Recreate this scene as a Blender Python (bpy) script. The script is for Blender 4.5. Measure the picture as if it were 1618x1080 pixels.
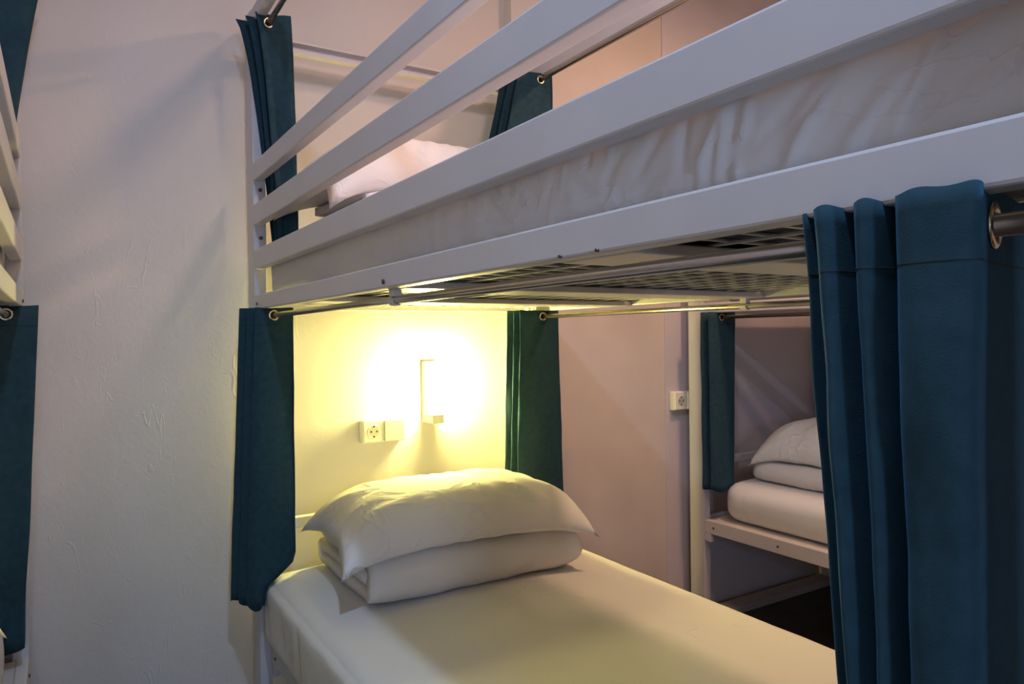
import bpy, bmesh, math, random
from mathutils import Vector, Matrix, noise

# ------------------------------------------------------------------ clear
for o in list(bpy.data.objects):
    bpy.data.objects.remove(o)
SC = bpy.context.scene
COL = SC.collection
H = 1.2                       # camera height; most z values below are relative to it

# ------------------------------------------------------------------ camera
YAW, PITCH, ROLL, F = math.radians(31.88), math.radians(-.485), math.radians(.725), 1143.0
cam_d = bpy.data.cameras.new('camera')
cam_d.sensor_width = 36
cam_d.lens = F / 1618 * 36
cam_d.clip_start = .02
cam = bpy.data.objects.new('camera', cam_d)
COL.objects.link(cam)
fw = Vector((math.sin(YAW) * math.cos(PITCH), math.cos(YAW) * math.cos(PITCH), math.sin(PITCH)))
rt = Vector((math.cos(YAW), -math.sin(YAW), 0))
up = rt.cross(fw)
r2 = rt * math.cos(ROLL) - up * math.sin(ROLL)
u2 = rt * math.sin(ROLL) + up * math.cos(ROLL)
cam.matrix_world = Matrix(((r2.x, u2.x, -fw.x, 0), (r2.y, u2.y, -fw.y, 0), (r2.z, u2.z, -fw.z, H), (0, 0, 0, 1)))
SC.camera = cam

# ------------------------------------------------------------------ world and light
W = bpy.data.worlds.new('world')
SC.world = W
W.use_nodes = True
W.node_tree.nodes['Background'].inputs[0].default_value = (.5, .5, .55, 1)
W.node_tree.nodes['Background'].inputs[1].default_value = .1

COOL_POS = (.18, .30, H + 1.46)  # positions of assumed ceiling lamps, none of them in view
WARM_POS = (.98, .62, H + 1.46)
AMBER_POS = (2.05, 1.05, H + 1.46)
def area(name, pos, size, watts, col):
    d = bpy.data.lights.new(name, 'AREA')
    d.shape = 'DISK'
    d.size = size
    d.energy = watts
    d.color = col
    o = bpy.data.objects.new(name, d)
    o.location = pos
    COL.objects.link(o)
    return o
area('assumed_cool_light', COOL_POS, .09, 11.5, (.50, .68, 1.0))
area('assumed_warm_light', WARM_POS, .20, 8.5, (1.0, .61, .45))
area('assumed_amber_light', AMBER_POS, .20, 14, (1.0, .58, .36))  # assumed second warm lamp, added to turn the right-hand wall orange

# assumed cool light behind the camera, given the form of an unseen window
ASSUMED_WIN = (-.15, -1.7, H + .12)
d = bpy.data.lights.new('assumed_window_light', 'AREA')
d.shape = 'RECTANGLE'
d.size, d.size_y = .26, .40
d.energy = 8.5
d.color = (.42, .62, 1.0)
o = bpy.data.objects.new('assumed_window_light', d)
o.location = (ASSUMED_WIN[0], ASSUMED_WIN[1] + .045, ASSUMED_WIN[2])
o.rotation_euler = (math.radians(90), 0, 0)     # faces +y, into the room
COL.objects.link(o)

vs = SC.view_settings
vs.view_transform = 'Standard'
vs.look = 'None'
vs.exposure = .60
vs.gamma = 1
vs.use_curve_mapping = False

# ------------------------------------------------------------------ materials
def node(nt, kind, **kw):
    n = nt.nodes.new(kind)
    for k, v in kw.items():
        if k in n.inputs:
            n.inputs[k].default_value = v
        else:
            setattr(n, k, v)
    return n

def mat(name, base, rough=.6, metal=0, vary=0, vscale=4, bump=None, sheen=0, spec=.5, crease=None, emit=None, weave=0, stretch=(1, 1, 1)):
    """procedural principled material; bump = (scale, strength); crease = (scale, width, strength, stretch)"""
    m = bpy.data.materials.new(name)
    m.use_nodes = True
    nt = m.node_tree
    b = nt.nodes['Principled BSDF']
    b.inputs['Base Color'].default_value = (*base, 1)
    b.inputs['Roughness'].default_value = rough
    b.inputs['Metallic'].default_value = metal
    b.inputs['Specular IOR Level'].default_value = spec
    if sheen:
        b.inputs['Sheen Weight'].default_value = sheen
        b.inputs['Sheen Roughness'].default_value = .4
        b.inputs['Sheen Tint'].default_value = (.12, .42, .75, 1)
    L = nt.links.new
    tc = node(nt, 'ShaderNodeTexCoord')
    mp = node(nt, 'ShaderNodeMapping')
    mp.inputs['Scale'].default_value = stretch
    L(tc.outputs['Object'], mp.inputs['Vector'])
    if vary:
        n = node(nt, 'ShaderNodeTexNoise', Scale=vscale, Detail=4.0)
        L(mp.outputs[0], n.inputs['Vector'])
        mr = node(nt, 'ShaderNodeMapRange')
        mr.inputs[1].default_value = .3
        mr.inputs[2].default_value = .7
        mr.inputs[3].default_value = 1 - vary
        mr.inputs[4].default_value = 1 + vary
        L(n.outputs['Fac'], mr.inputs[0])
        mx = node(nt, 'ShaderNodeVectorMath', operation='SCALE')
        mx.inputs[0].default_value = base
        L(mr.outputs[0], mx.inputs['Scale'])
        L(mx.outputs[0], b.inputs['Base Color'])
    last = None
    def addbump(h, strength, dist):
        nonlocal last
        bp = node(nt, 'ShaderNodeBump', Strength=strength, Distance=dist)
        L(h, bp.inputs['Height'])
        if last:
            L(last.outputs[0], bp.inputs['Normal'])
        last = bp
    if bump:
        n = node(nt, 'ShaderNodeTexNoise', Scale=bump[0], Detail=5.0, Roughness=.6)
        L(mp.outputs[0], n.inputs['Vector'])
        addbump(n.outputs['Fac'], bump[1], .004)
    if crease:
        for k, (sc, wd, st, sv) in enumerate(crease):
            mp2 = node(nt, 'ShaderNodeMapping')
            mp2.inputs['Scale'].default_value = sv
            mp2.inputs['Location'].default_value = (k * 3.1, 1.7 * k, .3)
            L(tc.outputs['Object'], mp2.inputs['Vector'])
            n = node(nt, 'ShaderNodeTexNoise', Scale=sc, Detail=2.5, Roughness=.45, Distortion=.6)
            L(mp2.outputs[0], n.inputs['Vector'])
            s1 = node(nt, 'ShaderNodeMath', operation='SUBTRACT')
            s1.inputs[1].default_value = .5
            L(n.outputs['Fac'], s1.inputs[0])
            s2 = node(nt, 'ShaderNodeMath', operation='ABSOLUTE')
            L(s1.outputs[0], s2.inputs[0])
            mr = node(nt, 'ShaderNodeMapRange', interpolation_type='SMOOTHSTEP')
            mr.inputs[1].default_value = 0
            mr.inputs[2].default_value = wd
            mr.inputs[3].default_value = 1
            mr.inputs[4].default_value = 0
            L(s2.outputs[0], mr.inputs[0])
            # creases come and go
            n2 = node(nt, 'ShaderNodeTexNoise', Scale=sc * .7, Detail=1.0)
            L(mp2.outputs[0], n2.inputs['Vector'])
            mr2 = node(nt, 'ShaderNodeMapRange', interpolation_type='SMOOTHSTEP')
            mr2.inputs[1].default_value = .45
            mr2.inputs[2].default_value = .65
            L(n2.outputs['Fac'], mr2.inputs[0])
            ml = node(nt, 'ShaderNodeMath', operation='MULTIPLY')
            L(mr.outputs[0], ml.inputs[0])
            L(mr2.outputs[0], ml.inputs[1])
            addbump(ml.outputs[0], st, .006)
    if weave:
        for ax in ('X', 'Y', 'Z'):
            w = node(nt, 'ShaderNodeTexWave', Scale=weave, Distortion=1.5, Detail=1.0, bands_direction=ax)
            w.inputs['Detail Scale'].default_value = 3
            L(tc.outputs['Object'], w.inputs['Vector'])
            addbump(w.outputs['Fac'], .10, .0008)
    if last:
        L(last.outputs[0], b.inputs['Normal'])
    if emit:
        b.inputs['Emission Color'].default_value = (*emit[0], 1)
        b.inputs['Emission Strength'].default_value = emit[1]
    return m

M = dict(
    wall=mat('wall_paint', (.66, .62, .60), .75, vary=.05, vscale=2.5, bump=(38, .16),
             crease=[(15, .010, .12, (1, 1, .3)), (28, .010, .07, (1.3, 1, .8))]),
    wall2=mat('wall_paint_mauve', (.60, .55, .57), .75, vary=.05, vscale=3, bump=(38, .14)),
    wall3=mat('wall_paint_beige', (.66, .58, .51), .75, vary=.07, vscale=3.5, bump=(38, .12)),
    plinth=mat('plinth_paint', (.42, .38, .34), .7, vary=.1, vscale=6),
    ceiling=mat('ceiling_paint', (.70, .67, .64), .8),
    floor=mat('dark_floor', (.045, .036, .034), .5, vary=.3, vscale=9, bump=(20, .1)),
    metal=mat('white_enamel', (.62, .60, .60), .38, vary=.03, vscale=7, bump=(22, .05)),
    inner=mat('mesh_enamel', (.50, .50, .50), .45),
    bolt=mat('dark_bolt', (.10, .10, .09), .35, metal=.9),
    chrome=mat('brushed_steel', (.50, .46, .42), .25, metal=1),
    brass=mat('eyelet_metal', (.80, .68, .45), .22, metal=1),
    curtain=mat('teal_blackout_cloth', (.025, .058, .074), .8, vary=.12, vscale=60, sheen=.30, spec=.06, bump=(800, .22)),
    thread=mat('dark_thread', (.006, .018, .026), .8),
    sheet=mat('fitted_sheet', (.66, .65, .65), .8, bump=(240, .05),
              crease=[(24, .02, .25, (1, .5, 1))]),
    sheet_lo=mat('smooth_fitted_sheet', (.74, .73, .70), .8, bump=(240, .04),
                 crease=[(2.6, .006, .25, (1, 1, 1))]),
    linen=mat('white_cotton', (.80, .78, .75), .75, bump=(200, .05), crease=[(8, .05, .40, (1, 1, 1)), (16, .03, .25, (1, 1, 1))]),
    quilt=mat('duvet_cotton', (.74, .72, .70), .8, bump=(260, .06), crease=[(9, .03, .15, (1, 1, 1))]),
    ticking=mat('navy_mattress_base', (.018, .022, .06), .8, vary=.3, vscale=20),
    plastic=mat('cream_plastic', (.80, .78, .68), .35),
    recess_shade=mat('socket_recess_shade', (.45, .43, .36), .5),
    black=mat('contact_hole', (.01, .01, .01), .6),
    glow=mat('lit_diffuser', (.9, .9, .85), .4, emit=((1.0, .86, .26), 260)),
    cool=mat('assumed_cool_lamp_glass', (.9, .9, .9), .4, emit=((.45, .66, 1.0), 3)),
    pane=mat('assumed_lit_pane', (.6, .65, .7), .1, emit=((.42, .62, 1.0), 1.2)),  # glowing pane of the assumed window
    warm=mat('assumed_warm_lamp_glass', (.9, .9, .9), .4, emit=((1.0, .62, .42), 2)),
)

# ------------------------------------------------------------------ helpers
def link(name, me, m, parent=None, smooth=False):
    o = bpy.data.objects.new(name, me)
    COL.objects.link(o)
    if m is not None and not me.materials:
        me.materials.append(M[m])
    if smooth:
        me.shade_smooth()
    if parent is not None:
        o.parent = parent
        o.matrix_parent_inverse = Matrix.Translation(parent.location).inverted()
    return o

def from_bm(name, bm, m, parent=None, smooth=False):
    me = bpy.data.meshes.new(name)
    bmesh.ops.recalc_face_normals(bm, faces=bm.faces)
    bm.to_mesh(me)
    bm.free()
    return link(name, me, m, parent, smooth)

def tag(o, label=None, cat=None, group=None, kind=None):
    for k, v in (('label', label), ('category', cat), ('group', group), ('kind', kind)):
        if v:
            o[k] = v
    return o

def thing(name, loc, label, cat, group=None):
    o = bpy.data.objects.new(name, None)
    o.empty_display_size = .05
    o.location = loc
    COL.objects.link(o)
    return tag(o, label, cat, group)

def add_box(bm, x0, x1, y0, y1, z0, z1, bev=0, seg=2):
    r = bmesh.ops.create_cube(bm, size=1)
    vs_ = r['verts']
    for v in vs_:
        v.co = Vector(((x0 + x1) / 2 + v.co.x * (x1 - x0), (y0 + y1) / 2 + v.co.y * (y1 - y0), (z0 + z1) / 2 + v.co.z * (z1 - z0)))
    if bev:
        es = list({e for v in vs_ for e in v.link_edges})
        bmesh.ops.bevel(bm, geom=es, offset=bev, segments=seg, affect='EDGES', profile=.5)

def box(name, x0, x1, y0, y1, z0, z1, m, parent=None, bev=.003, seg=2):
    bm = bmesh.new()
    add_box(bm, x0, x1, y0, y1, z0, z1, bev, seg)
    o = from_bm(name, bm, m, parent)
    return o

def add_cyl(bm, p0, p1, r, n=16, r2_=None):
    p0, p1 = Vector(p0), Vector(p1)
    d = p1 - p0
    rr = bmesh.ops.create_cone(bm, cap_ends=True, segments=n, radius1=r, radius2=r if r2_ is None else r2_, depth=d.length)
    q = d.to_track_quat('Z', 'Y').to_matrix().to_4x4()
    bmesh.ops.transform(bm, matrix=Matrix.Translation((p0 + p1) / 2) @ q, verts=rr['verts'])

def cyl(name, p0, p1, r, m, parent=None, n=20):
    bm = bmesh.new()
    add_cyl(bm, p0, p1, r, n)
    o = from_bm(name, bm, m, parent)
    for p in o.data.polygons:
        p.use_smooth = len(p.vertices) == 4
    return o

def ring(name, c, axis, R, r, m, parent=None, n=28, k=10):
    """torus with a flat-ish section"""
    c = Vector(c)
    q = Vector(axis).to_track_quat('Z', 'Y')
    bm = bmesh.new()
    rows = []
    for i in range(n):
        a = 2 * math.pi * i / n
        row = []
        for j in range(k):
            b = 2 * math.pi * j / k
            rad = R + r * math.cos(b)
            row.append(bm.verts.new(c + q @ Vector((rad * math.cos(a), rad * math.sin(a), .55 * r * math.sin(b)))))
        rows.append(row)
    for i in range(n):
        for j in range(k):
            bm.faces.new((rows[i][j], rows[(i + 1) % n][j], rows[(i + 1) % n][(j + 1) % k], rows[i][(j + 1) % k]))
    return from_bm(name, bm, m, parent, True)

def nz(x, y, z, s=1.0):
    return noise.noise(Vector((x * s, y * s, z * s)))

# ------------------------------------------------------------------ the room
XL, XR, YB, YF, ZC = -1.16, 3.17, 2.25, -1.7, H + 1.58
T = .1
tag(box('floor', XL - T, XR + T, YF - T, YB + T, -T, 0, 'floor', bev=0), kind='structure')
tag(box('ceiling', XL - T, XR + T, YF - T, YB + T, ZC, ZC + T, 'ceiling', bev=0), kind='structure')
tag(box('wall_back', XL - T, XR + T, YB, YB + T, 0, ZC, 'wall', bev=0), kind='structure')
tag(box('wall_left', XL - T, XL, YF, YB, 0, ZC, 'wall', bev=0), kind='structure')
tag(box('wall_right', XR, XR + T, YF, YB, 0, ZC, 'wall2', bev=0), kind='structure')
tag(box('wall_front', XL - T, XR + T, YF - T, YF, 0, ZC, 'wall', bev=0), kind='structure')
# shallow pilaster behind the bunk, and the thicker wall face behind the far bunk
tag(box('trim_1', 1.385, 1.525, 2.205, YB, 0, ZC, 'wall', bev=.002), kind='structure')
tag(box('trim_3', 1.525, 2.152, 2.247, YB, 0, ZC, 'wall3', bev=0), kind='structure')
tag(box('trim_2', 2.152, XR, 2.240, YB, 0, ZC, 'wall2', bev=.002), kind='structure')

# assumed, unseen narrow window behind the camera: frame bars with two panes
wx, wy, wz = ASSUMED_WIN
wn = bpy.data.objects.new('assumed_window_1', None)
wn.location = (wx, wy, wz)
COL.objects.link(wn)
tag(wn, kind='structure')
for (xa, xb, za, zb) in ((-.18, -.14, -.25, .25), (.14, .18, -.25, .25), (-.14, .14, .21, .25), (-.14, .14, -.25, -.21), (-.14, .14, -.012, .012)):
    box('assumed_window_frame', wx + xa, wx + xb, wy + .0005, wy + .03, wz + za, wz + zb, 'metal', wn, bev=.003)
for (za, zb) in ((-.21, -.012), (.012, .21)):
    box('assumed_window_pane', wx - .14, wx + .14, wy + .008, wy + .014, wz + za, wz + zb, 'pane', wn, bev=0)

# ------------------------------------------------------------------ bunk beds
ROD_Z = .0645
TOPROD_Z = .862
def bunk(name, x0, x1, side, y0, y1, label, full=True, low_rail=(-.818, -.763), low_in=0.0, guard=True):
    """x0 < x1 outer faces; side = -1 guard rails on x0, +1 on x1; y1 = head end at the wall, y0 = foot end"""
    t = thing(name, ((x0 + x1) / 2, (y0 + y1) / 2, 0), label, 'bunk bed', 'steel bunk beds of the dormitory')
    pw, pd, rw = .035, .08, .026
    zt = H + .925
    for xa in (x0, x1 - pw):
        for ya in (y1 - pd, y0):
            box('post', xa, xa + pw, ya, ya + pd, 0, zt, 'metal', t)
    ya, yb = y0 + pd, y1 - pd
    def rail(nm, xo, s, za, zb, w=rw):
        xa = xo if s < 0 else xo - w
        return box(nm, xa, xa + w, ya, yb, H + za, H + zb, 'metal', t, bev=.003)
    for xo, s in ((x0, -1), (x1, 1)):
        ur = rail('upper_side_rail', xo, s, .083, .123)
        inn = xo - s * low_in
        lr = rail('lower_side_rail', inn, s, *low_rail)
        rail('canopy_rail', xo, s, .880, .920)
        # curtain rods hang just under the rails
        xr = xo - s * .030
        rod = cyl('curtain_rod', (xr, ya - .05, H + ROD_Z), (xr, yb + .02, H + ROD_Z), .0072, 'chrome', t)
        cyl('curtain_rod', (xr, ya - .05, H + TOPROD_Z), (xr, yb + .02, H + TOPROD_Z), .0072, 'chrome', t)
        for yc in (y0 + .14, 1.172):
            bm = bmesh.new()
            add_box(bm, xr - .0085, xr + .0085, yc - .009, yc + .009, H + ROD_Z + .006, H + .085, .001, 1)
            for i in range(8):      # loop under the rod
                a0, a1 = math.pi * (1 + i / 8), math.pi * (1 + (i + 1) / 8)
                pts = [(xr + rr * math.cos(a), H + ROD_Z + rr * math.sin(a)) for a in (a0, a1) for rr in (.0078, .0105)]
                f = []
                for (px, pz) in (pts[0], pts[1], pts[3], pts[2]):
                    f.append((bm.verts.new((px, yc - .009, pz)), bm.verts.new((px, yc + .009, pz))))
                for k in range(4):
                    bm.faces.new((f[k][0], f[(k + 1) % 4][0], f[(k + 1) % 4][1], f[k][1]))
                bm.faces.new([v[0] for v in f])
                bm.faces.new([v[1] for v in reversed(f)])
            from_bm('rod_clip', bm, 'metal', rod)
        # bolts
        bx = xo + s * .0005
        for (yy, zz) in ((1.149, .094), (2.08, .098), (.64, .0855), (.576, .0855), (2.06, (low_rail[0] + low_rail[1]) / 2), (1.75, (low_rail[0] + low_rail[1]) / 2)):
            cyl('bolt', (bx - s * .004 - (s * low_in if zz < 0 else 0), yy, H + zz), (bx - (s * low_in if zz < 0 else 0) + s * .0025, yy, H + zz), .0042 if abs(yy - .61) > .05 else .0018, 'bolt', ur if zz > 0 else lr, 10)
        # bracket under the lower rail at the head post
        box('rail_bracket', min(inn, inn - s * .02), max(inn, inn - s * .02), yb - .035, yb, H + low_rail[0] - .035, H + low_rail[0], 'metal', lr, bev=.004)
    if guard:
        xo, s = (x0, -1) if side < 0 else (x1, 1)
        for za, zb in ((.196, .250), (.320, .377), (.444, .494)):
            rail('guard_rail', xo, s, za, zb)
        xq = x0 + pw * .55 if side < 0 else x1 - pw * .55
        for zz in (.42, .285):
            cyl('bolt', (xq, yb + .004, H + zz), (xq, yb - .004, H + zz), .0055, 'bolt', t, 10)
    # cross rails at head and foot
    for (yy, dr) in ((y1 - .055, -1), (y0 + .03, 1)):
        box('end_rail', x0 + pw, x1 - pw, yy, yy + .026, H + .083, H + .123, 'metal', t)
        box('end_rail', x0 + pw, x1 - pw, yy, yy + .026, H + low_rail[0], H + low_rail[1], 'metal', t)
        box('end_rail', x0 + pw, x1 - pw, yy, yy + .026, H - .556, H - .524, 'metal', t)
        # channel section bar at the top: web with two lips
        bm = bmesh.new()
        wy = yy + .02 if dr < 0 else yy
        add_box(bm, x0 + pw, x1 - pw, wy, wy + .006, H + .840, H + .866, 0)
        add_box(bm, x0 + pw, x1 - pw, yy, yy + .026, H + .866, H + .870, 0)
        add_box(bm, x0 + pw, x1 - pw, yy, yy + .026, H + .836, H + .840, 0)
        from_bm('head_bar', bm, 'metal', t)
    for yy in (y1 - pd, y0):
        box('floor_bar', x0 + pw, x1 - pw, yy, yy + pd, 0, .03, 'plinth', t)
    # platform of the upper berth
    xa, xb = x0 + rw, x1 - rw
    for yc in (1.64, 1.18, .615):
        box('cross_member', xa, xb, yc - .06, yc + .06, H + .082, H + .0945, 'metal', t, bev=.002)
    if full:
        bm = bmesh.new()
        add_box(bm, -.0035, .0035, -.5, .5, -.0012, .0012, 0)
        wl = bpy.data.meshes.new('mesh_wire_long')
        bm.to_mesh(wl)
        bm.free()
        wl.materials.append(M['inner'])
        bm = bmesh.new()
        add_box(bm, -.5, .5, -.0035, .0035, -.0012, .0012, 0)
        ws = bpy.data.meshes.new('mesh_wire_cross')
        bm.to_mesh(ws)
        bm.free()
        ws.materials.append(M['inner'])
        n = 15
        for i in range(1, n):
            o = link('mesh_wire', wl, None, t)
            o.location = (xa + (xb - xa) * i / n, (ya + yb) / 2, H + .0960)
            o.scale = (1, yb - ya, 1)
        n = 38
        for i in range(1, n):
            o = link('mesh_wire', ws, None, t)
            o.location = ((xa + xb) / 2, ya + (yb - ya) * i / n, H + .0985)
            o.scale = (xb - xa, 1, 1)
    # plain board under the lower mattress
    box('slat_board', x0 + rw + low_in, x1 - rw - low_in, ya, yb, H + low_rail[0] + .008, H + low_rail[1] - .004, 'metal', t, bev=.002)
    return t

bunk('bunk_bed', .462, 1.415, -1, .10, 2.19, 'white steel bunk bed around the glowing wall lamp', True, low_rail=(-.915, -.868), low_in=.03)
bunk('bunk_bed', -1.06, -.079, 1, .10, 2.19, 'white steel bunk bed across the narrow aisle, cut off beside the bare wall', False)
bunk('bunk_bed', 2.234, 3.14, -1, .10, 2.19, 'white steel bunk bed beyond the lamp-lit one, beside the plain socket', False)

# ------------------------------------------------------------------ soft goods
def soft_box(name, x0, x1, y0, y1, z0, z1, r, m, disp, step=.02, parent=None):
    """rounded slab, surface grid pushed about by disp(x,y,z,normal)->offset along normal"""
    bm = bmesh.new()
    if not isinstance(step, tuple):
        step = (step,) * 3
    def lin(a, b, st):
        n = max(2, int(round((b - a) / st)))
        return [a + (b - a) * i / n for i in range(n + 1)]
    gx, gy, gz = lin(x0, x1, step[0]), lin(y0, y1, step[1]), lin(z0, z1, step[2])
    cache = {}
    def vert(x, y, z):
        k = (round(x, 5), round(y, 5), round(z, 5))
        if k not in cache:
            rz = min(r, (z1 - z0) / 2 - .001)
            q = Vector((min(max(x, x0 + r), x1 - r), min(max(y, y0 + r), y1 - r), min(max(z, z0 + rz), z1 - rz)))
            d = Vector((x, y, z)) - q
            nrm = d.normalized() if d.length > 1e-9 else Vector((0, 0, 1))
            p = q + Vector((nrm.x * r, nrm.y * r, nrm.z * rz))
            p += nrm * disp(p.x, p.y, p.z, nrm)
            cache[k] = bm.verts.new(p)
        return cache[k]
    def sheet_(us, vs__, f, flip):
        for i in range(len(us) - 1):
            for j in range(len(vs__) - 1):
                q = [vert(*f(us[i], vs__[j])), vert(*f(us[i + 1], vs__[j])), vert(*f(us[i + 1], vs__[j + 1])), vert(*f(us[i], vs__[j + 1]))]
                if len(set(q)) < 4:
                    continue
                bm.faces.new(q[::-1] if flip else q)
    sheet_(gx, gy, lambda a, b: (a, b, z1), False)
    sheet_(gx, gy, lambda a, b: (a, b, z0), True)
    sheet_(gx, gz, lambda a, b: (a, y0, b), False)
    sheet_(gx, gz, lambda a, b: (a, y1, b), True)
    sheet_(gy, gz, lambda a, b: (x0, a, b), True)
    sheet_(gy, gz, lambda a, b: (x1, a, b), False)
    return from_bm(name, bm, m, parent, True)

def mat_disp(seed, amp_side, amp_top, crown=.012, fx=None):
    cx, cy = fx
    def f(x, y, z, n):
        side = 1 - abs(n.z)
        d = amp_side * side * (nz(y * 9 + seed, z * 4, x * 9 + seed) * .6 + .5 * nz(y * 22, z * 7 + seed, x * 22) + .25 * nz(y * 45 + z * 14, z * 20 + seed, x * 45))
        if n.z > .5:
            d += amp_top * (nz(x * 5, y * 5, seed) + .5 * nz(x * 12, y * 10, seed + 3))
            u = (x - cx[0]) / (cx[1] - cx[0]) * 2 - 1
            d += crown * (1 - u * u) - crown * .5
        return d
    return f

def crease_field(curves):
    # curves: (y0, z0, angle, length, bend, amp, width); ridges on the aisle-side face
    segs = []
    for (y, z, a, ln, bend, amp, w) in curves:
        n = 7
        for i in range(n):
            k = math.sin(math.pi * (i + .6) / (n + .2))
            y2, z2 = y + math.cos(a) * ln / n, z + math.sin(a) * ln / n
            segs.append((y, z, y2 - y, z2 - z, amp * k * .62, w * .72))
            y, z, a = y2, z2, a + bend / n
    def f(y, z):
        d = 0
        for (ya, za, dy, dz, amp, w) in segs:
            if abs(y - ya) > .09:
                continue
            t = max(0, min(1, ((y - ya) * dy + (z - za) * dz) / (dy * dy + dz * dz)))
            e = (y - ya - dy * t) ** 2 + (z - za - dz * t) ** 2
            if e < 9 * w * w:
                d = max(d, amp * math.exp(-e / (w * w))) if amp > 0 else min(d, amp * math.exp(-e / (w * w)))
        return d
    return f

MG = 'mattresses of the bunk beds'
def mattress(x0, x1, y0, y1, z0, z1, label, m, seed, a_side=.006, a_top=.002, crown=.01, r=.05, step=.018):
    o = soft_box('mattress', x0, x1, y0, y1, H + z0, H + z1, r, m, mat_disp(seed, a_side, a_top, crown, ((x0, x1), (y0, y1))), step)
    return tag(o, label, 'mattress', MG)

rnd = random.Random(11)
cv = []
for i in range(22):          # near end: folds fan up from the rail, leaning towards the foot of the bed
    y = .19 + .58 * i / 22 + rnd.uniform(-.012, .012)
    cv.append((y, H + rnd.uniform(.112, .125), math.radians(rnd.uniform(95, 135)), rnd.uniform(.08, .16), rnd.uniform(-.2, .6), rnd.uniform(.005, .010), rnd.uniform(.006, .012)))
for i in range(11):
    cv.append((.20 + .5 * rnd.random(), H + rnd.uniform(.125, .16), math.radians(rnd.uniform(80, 150)), rnd.uniform(.05, .10), rnd.uniform(-.3, .6), -rnd.uniform(.004, .007), rnd.uniform(.006, .010)))
for i in range(15):          # a fan spreading towards the head of the bed
    cv.append((.66 + rnd.uniform(-.08, .12), H + rnd.uniform(.115, .14), math.radians(rnd.uniform(10, 60)), rnd.uniform(.10, .24), rnd.uniform(-.6, .1), rnd.uniform(.004, .007), rnd.uniform(.005, .009)))
for i in range(40):          # shallow wrinkles along the rest of the side
    cv.append((rnd.uniform(.80, 2.0), H + rnd.uniform(.122, .205), math.radians(rnd.uniform(-10, 28)), rnd.uniform(.08, .20), rnd.uniform(-.5, .5), rnd.uniform(.002, .0045), rnd.uniform(.004, .007)))
cf = crease_field(cv)
md0 = mat_disp(3.3, .004, .002, 0, ((.496, 1.385), (.16, 2.098)))
def mu_disp(x, y, z, n):
    d = md0(x, y, z, n)
    if n.x < -.4:
        d += cf(y, z) * min(1, (-n.x - .4) / .3)
    return d
mu = tag(soft_box('mattress', .498, 1.385, .16, 2.098, H + .1005, H + .262, .045, 'sheet', mu_disp, (.025, .0042, .0055)),
         'mattress in a wrinkled lilac-grey sheet on the upper berth above the wall lamp', 'mattress', MG)
mu.data.materials.append(M['ticking'])
for p in mu.data.polygons:
    if p.normal.z < -.95 and p.center.x > .52:
        p.material_index = 1
cv = []
for i in range(46):          # the sheet is drawn down in upright folds along the aisle side
    cv.append((.25 + 1.80 * i / 46 + rnd.uniform(-.02, .02), H + rnd.uniform(-.70, -.76), math.radians(rnd.uniform(-125, -80)), rnd.uniform(.06, .15), rnd.uniform(-.3, .3), rnd.uniform(.003, .007) * rnd.choice((1, 1, -1)), rnd.uniform(.005, .010)))
cf2 = crease_field(cv)
md2 = mat_disp(7.7, .006, .0015, .016, ((.462, 1.395), (.19, 2.105)))
def ml_disp(x, y, z, n):
    d = md2(x, y, z, n)
    if n.x < -.4:
        d += cf2(y, z) * min(1, (-n.x - .4) / .3)
    return d
tag(soft_box('mattress', .464, 1.395, .19, 2.105, H - .862, H - .655, .05, 'sheet_lo', ml_disp, .012),
    'mattress in a white sheet lit yellow by the wall lamp', 'mattress', MG)
mattress(-1.02, -.115, .19, 2.09, .124, .26, 'mattress on the upper berth behind the cut-off guard rails', 'sheet', 5.1, .005, .002, 0, .045, .03)
mattress(-1.02, -.118, .19, 2.005, -.763, -.62, 'mattress on the lower berth behind the curtain beside the bare wall', 'sheet', 9.1, .005, .002, 0, .045, .03)
mattress(2.275, 3.10, .19, 2.055, -.763, -.60, 'mattress in a creased white sheet on the lower berth beyond the aisle', 'sheet_lo', 1.9, .005, .002, .008, .06, .022)
mattress(2.275, 3.10, .19, 2.055, .124, .25, 'mattress on the upper berth beyond the aisle', 'sheet', 4.9, .005, .002, 0, .045, .03)

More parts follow.
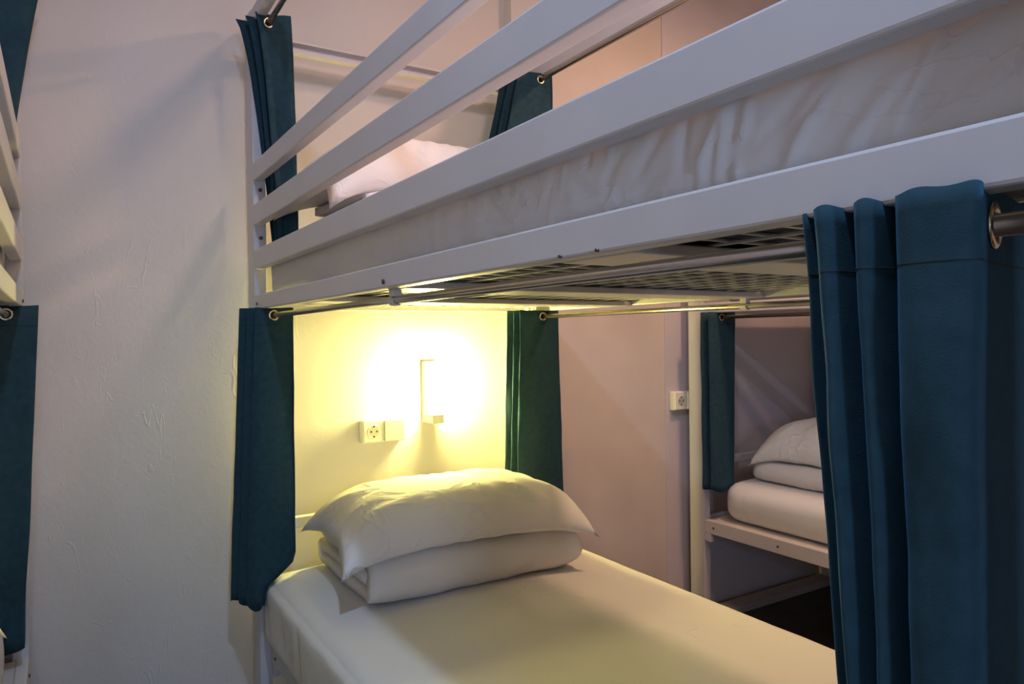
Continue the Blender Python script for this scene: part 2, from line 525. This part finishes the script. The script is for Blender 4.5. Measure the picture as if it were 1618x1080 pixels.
def pillow(cx, cy, z0, a, b, t, rot, label, seed, droop=.0, tip=.03, tilt=0):
    """a, b half sizes; sewn edge with pointed corners; z0 = underside"""
    n, m = 56, 40
    bm = bmesh.new()
    def f(u, v, s):
        e = max(abs(u), abs(v))
        x = a * u * (1 - .085 * (1 - v * v) * (u * u))
        y = b * v * (1 - .10 * (1 - u * u) * (v * v))
        hu = max(0, 1 - abs(u) ** 3.6)
        hv = max(0, 1 - abs(v) ** 3.2)
        h = (hu * hv) ** .52
        # gathers running in from the sewn edges and corners
        ed = max(0, e - .35) / .65
        ang = math.atan2(v * b, u * a)
        w = .016 * ed * (1 - e ** 6) * (math.sin(ang * 17 + seed + 2.5 * nz(u * 2, v * 2, seed)) + .7 * math.sin(ang * 29 + 2 * seed) * nz(u * 3, v * 3, seed + 9))
        w *= 1 - .72 * h
        w += .006 * nz(u * 2.2, v * 2.2, seed) * h
        if s > 0:
            z = t * .72 * h + w
        else:
            z = -t * .30 * h + w * .3
        # corners hang down a little
        c = (abs(u) * abs(v)) ** 3
        z -= droop * c + .018 * (abs(u) ** 4)
        # front edge rolls over the bedding below
        if v < -.55:
            z -= tilt * ((-v - .55) / .45) ** 1.5
        return Vector((x, y, z))
    cr, sr = math.cos(rot), math.sin(rot)
    grid = {}
    for s in (1, -1):
        for i in range(n + 1):
            for j in range(m + 1):
                u, v = 2 * i / n - 1, 2 * j / m - 1
                edge = i in (0, n) or j in (0, m)
                k = (i, j, 0 if edge else s)
                if k in grid:
                    continue
                p = f(u, v, s)
                grid[k] = bm.verts.new((cx + p.x * cr - p.y * sr, cy + p.x * sr + p.y * cr, H + z0 + t * .30 + p.z))
    def g(i, j, s):
        return grid[(i, j, 0 if (i in (0, n) or j in (0, m)) else s)]
    for s in (1, -1):
        for i in range(n):
            for j in range(m):
                q = [g(i, j, s), g(i + 1, j, s), g(i + 1, j + 1, s), g(i, j + 1, s)]
                bm.faces.new(q if s > 0 else q[::-1])
    o = from_bm('pillow', bm, 'linen', None, True)
    return tag(o, label, 'pillow', 'white pillows on the berths')

def duvet(cx, y0, z0, half, depth, h, rot, label, seed):
    """duvet folded in three: one thick sheet coiled in side view, swept along x"""
    th = h / 3.05
    zb, zm, zt = th * .5, th * 1.52, th * 2.54
    path = []
    def arc(yc, zc, r, a0, a1, k=7):
        for i in range(k + 1):
            a = a0 + (a1 - a0) * i / k
            path.append((yc + r * math.cos(a), zc + r * math.sin(a)))
    P2 = math.pi / 2
    for i in range(7):
        path.append((th * 1.3 + (depth - th * 2.0) * i / 6, zm))
    arc(depth - th * .9, (zm + zb) / 2, (zm - zb) / 2, P2, -P2)
    for i in range(1, 10):
        path.append((depth - th + (th * 1.2 - depth + th) * i / 10, zb))
    arc(th * 1.45, (zb + zt) / 2, (zt - zb) / 2, -P2, -3 * P2, 9)
    for i in range(1, 9):
        path.append((th * 1.5 + (depth - th * 2) * i / 8, zt))
    N = len(path)
    nx = 44
    bm = bmesh.new()
    rows = []
    for ix in range(nx + 1):
        u = 2 * ix / nx - 1
        e = abs(u) ** 10
        row = []
        half_t = th * .5 * (1 - .35 * e)
        def pt(i, s):
            y, z = path[i]
            ya, za = path[max(0, i - 1)]
            yb, zb_ = path[min(N - 1, i + 1)]
            d = Vector((yb - ya, zb_ - za)).normalized()
            nrm = Vector((-d.y, d.x))
            k = .004 * nz(u * 3, i * .25, seed) + .0025 * nz(u * 9, i * .6, seed + 2)
            sag = .010 * nz(u * 1.5, seed, 4) * (z / h)
            off = s * half_t + k
            lx = half * u * (1 + .02 * nz(i * .3, seed, 1)) + (.012 * nz(i * .2, seed + 5, u))
            return (lx, y + nrm.x * off, max(.001, z + nrm.y * off + sag))
        for i in range(N):
            row.append(pt(i, 1))
        for i in range(N - 1, -1, -1):
            row.append(pt(i, -1))
        rows.append(row)
    cr, sr = math.cos(rot), math.sin(rot)
    vr = [[bm.verts.new((cx + x * cr - y * sr, y0 + x * sr + y * cr, H + z0 + z)) for (x, y, z) in row] for row in rows]
    K = 2 * N
    for i in range(nx):
        for j in range(K):
            bm.faces.new((vr[i][j], vr[i][(j + 1) % K], vr[i + 1][(j + 1) % K], vr[i + 1][j]))
    for row, inset in ((vr[0], -1), (vr[-1], 1)):
        for j in range(N - 1):
            bm.faces.new((row[j], row[j + 1], row[K - 2 - j], row[K - 1 - j]))
    o = from_bm('duvet', bm, 'quilt', None, True)
    return tag(o, label, 'duvet', 'folded white duvets on the berths')

duvet(.918, 1.612, -.650, .302, .46, .125, math.radians(-.5), 'folded white duvet under the pillow below the wall lamp', 2.2)
pillow(.905, 1.80, -.528, .362, .21, .136, math.radians(-3), 'plump white pillow lit by the wall lamp, on a folded duvet', 1.3, .035, tilt=.02)
duvet(.92, 1.62, .2645, .31, .38, .10, math.radians(1), 'folded white duvet on the upper berth above the wall lamp', 6.2)
pillow(.865, 1.83, .362, .36, .21, .155, math.radians(3), 'pinkish-lit white pillow on the upper berth behind the guard rails', 4.4, .07, tilt=.03)
duvet(2.36, 1.70, -.596, .27, .52, .085, math.radians(-90), 'thin folded white duvet on the lower berth beyond the aisle', 8.2)
pillow(2.69, 1.79, -.515, .35, .20, .165, math.radians(4), 'white pillow on the lower berth beyond the aisle', 2.9, .05, tilt=.02)
duvet(-.46, 1.48, -.617, .30, .40, .085, 0, 'folded white duvet under the pillow of the cut-off lower berth', 3.7)
pillow(-.418, 1.66, -.500, .30, .20, .13, math.radians(10), 'white pillow corner poking out beside the curtain at the bare wall', 5.5, .03)

# ------------------------------------------------------------------ curtains
def curtain_mesh(t, plan, ztop, zbot, nrow, hem=.047, front_seam=True):
    """plan(k, z) -> (x, y) for column k in 0..n ; returns panel, stitching"""
    n = plan.n
    zs = [ztop + (zbot - ztop) * i / nrow for i in range(nrow + 1)]
    pts = [[Vector((*plan(k, z), H + z)) for k in range(n + 1)] for z in zs]
    for k in range(n + 1):           # soft wavy top edge
        pts[0][k].z += .0011 * math.sin(k * .45)
        pts[-1][k].z += .006 * math.sin(k * .37 + 1)
    bm = bmesh.new()
    vr = [[bm.verts.new(p) for p in row] for row in pts]
    for i in range(nrow):
        for k in range(n):
            bm.faces.new((vr[i][k], vr[i][k + 1], vr[i + 1][k + 1], vr[i + 1][k]))
    me = bpy.data.meshes.new('panel')
    bm.to_mesh(me)
    bm.free()
    o = link('panel', me, 'curtain', t, True)
    md = o.modifiers.new('cloth', 'SOLIDIFY')
    md.thickness = .0016
    md.offset = 0
    # stitched header line, proud of the cloth on both faces
    bm = bmesh.new()
    zh = ztop - hem
    row = [Vector((*plan(k, zh), H + zh)) for k in range(n + 1)]
    for s in (1, -1):
        prev = None
        for k in range(n + 1):
            d = row[min(n, k + 1)] - row[max(0, k - 1)]
            nr = Vector((-d.y, d.x, 0)).normalized() * .0009 * s
            a = bm.verts.new(row[k] + nr + Vector((0, 0, .0008)))
            b = bm.verts.new(row[k] + nr * 1.25)
            c = bm.verts.new(row[k] + nr + Vector((0, 0, -.0008)))
            if prev:
                bm.faces.new((prev[0], a, b, prev[1]))
                bm.faces.new((prev[1], b, c, prev[2]))
            prev = (a, b, c)
    from_bm('header_seam', bm, 'thread', o)
    if front_seam is not None:
        bm = bmesh.new()
        ks = front_seam
        for s in (1, -1):
            prev = None
            for i in range(nrow + 1):
                z = zh + (zbot - zh) * i / nrow
                p = Vector((*plan(ks, z), H + z))
                q = Vector((*plan(ks + 1, z), H + z))
                d = (q - p).normalized()
                nr = Vector((-d.y, d.x, 0)).normalized() * .0014 * s
                a = bm.verts.new(p + nr - d * .0010)
                b = bm.verts.new(p + nr + d * .0010)
                if prev:
                    bm.faces.new((prev[0], a, b, prev[1]))
                prev = (a, b)
        from_bm('side_seam', bm, 'thread', o)
    return o

class Gather:
    """curtain bunched at the head of the bed: panels cross the rod back and forth"""
    def __init__(s, xr, y0, pitch, folds, ztop, zbot, first, top, bot, grow=.12, lean=0, seed=0, power=1.0, wav=.7, hook=None, fade=0):
        s.fade = fade
        s.hook = hook
        s.xr, s.y0, s.pitch, s.folds = xr, y0, pitch, folds
        s.ztop, s.zbot, s.first, s.top, s.bot, s.grow, s.lean, s.seed, s.power = ztop, zbot, first, top, bot, grow, lean, seed, power
        s.per = 18
        s.n = folds * s.per
        s.wav = wav
    def __call__(s, k, z):
        t = (s.ztop - z) / (s.ztop - s.zbot)
        t = max(0, min(1, t)) ** s.power
        ph = math.pi * k / s.per
        c = math.cos(ph)
        c = math.copysign(abs(c) ** .85, c) * s.first
        lo = s.top[0] + (s.bot[0] - s.top[0]) * t
        hi = s.top[1] + (s.bot[1] - s.top[1]) * t
        if s.hook:
            za, zb, xh = s.hook
            q = max(0, min(1, (za - z) / (za - zb)))
            q = q * q * (3 - 2 * q)
            hi = hi + (xh - hi) * q
        g = s.grow * (k / s.n) * (1 - s.fade * t)
        x = (lo + hi) / 2 + c * (hi - lo) / 2
        x += -g * (s.top[1] - s.top[0]) * (1 if c < 0 else -.3) * abs(c)
        y = s.y0 + s.pitch * k / s.per + s.lean * t
        y += s.wav * .010 * math.sin(2 * ph + s.seed) * (.5 + t)
        y += s.wav * .006 * nz(k * .12, z * 5, s.seed) + .003 * nz(k * .3, z * 11, s.seed + 3)
        x += s.wav * .006 * t * nz(z * 6, k * .1, s.seed + 7)
        return x, min(y, 2.236)

CG = 'teal eyelet curtains of the bunk beds'
def gathered(label, g, zr, hem=.047):
    t = thing('curtain', (g.xr, g.y0 + g.pitch * g.folds / 2, H + g.zbot), label, 'curtain', CG)
    curtain_mesh(t, g, g.ztop, g.zbot, 30, hem, 2)
    for f in range(g.folds):
        k = f * g.per
        # where this panel crosses the rod
        best = min(range(k, k + g.per + 1), key=lambda q: abs(g(q, zr)[0] - g.xr))
        x, y = g(best, zr)
        ring('eyelet', (g.xr, y - .001, H + zr), (0, 1, 0), .0115, .0034, 'brass', t, 24, 8)
    return t

# lower berth, head end, aisle side
gathered('teal curtain bunched on the bare-wall side of the glowing lamp, below the upper berth',
         Gather(.492, 2.012, .018, 5, .085, -.725, 1, (.452, .543), (.418, .54), .36, 0, 1.0, hook=(-.60, -.69, .458)), ROD_Z)
# lower berth, head end, far side
gathered('greenish-lit teal curtain bunched between the glowing lamp and the pinkish wall',
         Gather(1.385, 2.020, .018, 5, .085, -.64, 1, (1.305, 1.445), (1.285, 1.465), .06, 0, 2.0), ROD_Z)
# upper berth, head end, aisle side
gathered('teal curtain bunched on the canopy rod beside the bare wall, tucked behind the guard rails',
         Gather(.492, 2.012, .018, 5, .885, .266, 1, (.466, .548), (.512, .560), .55, 0, 3.0, .62, fade=1), TOPROD_Z)
# upper berth, head end, far side
gathered('teal curtain bunched high up, half hidden behind the middle guard rail',
         Gather(1.385, 2.015, .018, 5, .885, .42, 1, (1.31, 1.425), (1.195, 1.43), .25, 0, 4.0), TOPROD_Z)
# bunk across the aisle
gathered('teal curtain hanging from the lower rod of the cut-off bunk at the bare wall',
         Gather(-.109, 2.015, .018, 5, .085, -.715, -1, (-.175, -.045), (-.19, -.085), -.10, 0, 5.0), ROD_Z)
gathered('teal curtain hanging from the canopy rod of the cut-off bunk at the bare wall',
         Gather(-.109, 2.015, .018, 5, .885, .275, -1, (-.18, -.022), (-.20, -.115), -.05, 0, 6.0, .8), TOPROD_Z)
# far bunk
gathered('dark teal curtain at the head of the far lower berth, beside the plain socket',
         Gather(2.264, 2.025, .02, 4, .085, -.635, 1, (2.205, 2.335), (2.215, 2.325), .05, 0, 7.0), ROD_Z)

# near curtain, gathered at the foot end and seen close up
class Near:
    CP = [(.70, .268), (.66, .262), (.60, .253), (.545, .2425), (.507, .2345), (.484, .2275), (.4735, .2345), (.4715, .250), (.4725, .2655),
          (.478, .2765), (.495, .2825), (.522, .286), (.528, .2895), (.505, .2925), (.482, .2950), (.4735, .3005), (.480, .3080), (.498, .3120), (.522, .3150),
          (.526, .3190), (.505, .3220), (.481, .3250), (.4715, .3310), (.478, .3390), (.495, .3430), (.508, .3475), (.500, .3520), (.486, .3550)]
    def __init__(s):
        s.sub = 6
        s.n = (len(s.CP) - 1) * s.sub
        s.base = [s.cr(k / s.sub) for k in range(s.n + 1)]
    def cr(s, t):
        c = s.CP
        i = min(int(t), len(c) - 2)
        f = t - i
        p = [c[max(0, i - 1)], c[i], c[i + 1], c[min(len(c) - 1, i + 2)]]
        return tuple(.5 * (2 * p[1][a] + (p[2][a] - p[0][a]) * f + (2 * p[0][a] - 5 * p[1][a] + 4 * p[2][a] - p[3][a]) * f * f + (3 * p[1][a] - p[0][a] - 3 * p[2][a] + p[3][a]) * f ** 3) for a in (0, 1))
    def __call__(s, k, z):
        x, y = s.base[k]
        x, y = x * .945, y * .945
        t = max(0, (.088 - z) / .36)
        y = .230 + (y - .230) * (1 - .27 * min(t, 1.5))
        x += .004 * nz(z * 7, k * .05, 3) * min(1, t * 3) + .002 * nz(z * 20, k * .1, 5) * min(1, t * 3)
        y += .002 * nz(z * 6, k * .04, 8) * min(1, t * 3)
        # cloth balloons slightly below the header
        x -= .006 * math.exp(-((t - .32) / .18) ** 2) * (1 if 24 < k < 60 else 0) * math.sin(math.pi * (k - 24) / 36 if 24 < k < 60 else 0)
        return x, y
nc = Near()
t = thing('curtain', (.492, .26, H - .64), 'bright teal-blue eyelet curtain in deep folds at the foot of the lower berth', 'curtain', CG)
curtain_mesh(t, nc, .0865, -.64, 60, .045, None)
kq = min(range(0, 36), key=lambda q: abs(nc(q, ROD_Z)[0] - .492))
x_, y_ = nc(kq, ROD_Z)
ring('eyelet', (.492, y_ - .0012, H + ROD_Z), (-.22, 1, 0), .0115, .0032, 'brass', t, 40, 12)

# ------------------------------------------------------------------ wall lamp and sockets
lx0, lx1 = 1.036, 1.078
t = thing('wall_lamp', ((lx0 + lx1) / 2, YB, H - .29), 'switched-on rectangular wall lamp with a glowing yellow diffuser', 'wall lamp')
box('back_plate', lx0 - .002, lx1 + .002, YB - .030, YB - .0005, H - .288, H - .082, 'plastic', t, bev=.004)
box('holder', lx0, lx1, YB - .084, YB - .030, H - .288, H - .257, 'plastic', t, bev=.003)
box('diffuser', lx0 + .002, lx1 - .002, YB - .078, YB - .030, H - .2565, H - .088, 'glow', t, bev=.010, seg=4)

def socket(x0, z0, w, h, yw, label, m_switch=True):
    t = thing('wall_socket', (x0 + w / 2, yw, H + z0), label, 'wall socket')
    half = w / 2
    box('frame', x0, x0 + w, yw - .030, yw - .0005, H + z0, H + z0 + h, 'plastic', t, bev=.005, seg=3)
    cx, cz = x0 + half * .5 + .001, H + z0 + h / 2
    sf = box('socket_face', x0 + .004, x0 + half - .0015, yw - .034, yw - .029, H + z0 + .004, H + z0 + h - .004, 'plastic', t, bev=.002)
    # rim ring; flat discs with the shade of well and holes in their colour
    ring('socket_rim', (cx, yw - .0345, cz), (0, 1, 0), .0200, .0020, 'plastic', sf, 32, 8)
    cyl('socket_well', (cx, yw - .0352, cz), (cx, yw - .0335, cz), .0190, 'recess_shade', sf, 32)
    for dx in (-.0095, .0095):
        cyl('contact_hole', (cx + dx, yw - .0358, cz), (cx + dx, yw - .0345, cz), .0030, 'black', sf, 12)
    for dz in (-.0165, .0165):
        box('earth_clip', cx - .003, cx + .003, yw - .0360, yw - .0345, cz + dz - .0025, cz + dz + .0025, 'black', sf, bev=0)
    # tilted rocker of the light switch
    bm = bmesh.new()
    add_box(bm, x0 + half + .0015, x0 + w - .003, yw - .038, yw - .029, H + z0 + .004, H + z0 + h - .004, .002, 2)
    for v in bm.verts:
        if v.co.y < yw - .034:
            v.co.y -= .006 * (v.co.x - (x0 + half)) / half
    from_bm('switch_rocker', bm, 'plastic', t)
    return t
socket(.812, -.341, .146, .076, YB, 'cream double plate of socket and light switch beside the lit lamp')
socket(2.170, -.322, .140, .080, 2.240, 'plain socket and switch plate in shade beside the far bunk post')

# ------------------------------------------------------------------ assumed ceiling fittings (above the frame)
for (pos, g, lab) in ((COOL_POS, 'cool', 'assumed round cool-white ceiling lamp over the aisle'), (WARM_POS, 'warm', 'assumed round warm-white ceiling lamp over the bunk'), (AMBER_POS, 'warm', 'assumed round amber ceiling lamp over the far aisle')):
    t = thing('assumed_ceiling_lamp', (pos[0], pos[1], ZC), lab, 'ceiling lamp')
    cyl('mount', (pos[0], pos[1], ZC - .06), (pos[0], pos[1], ZC - .0005), .16, 'plastic', t, 40)
    cyl('diffuser', (pos[0], pos[1], pos[2] + .03), (pos[0], pos[1], ZC - .06), .14, g, t, 40)
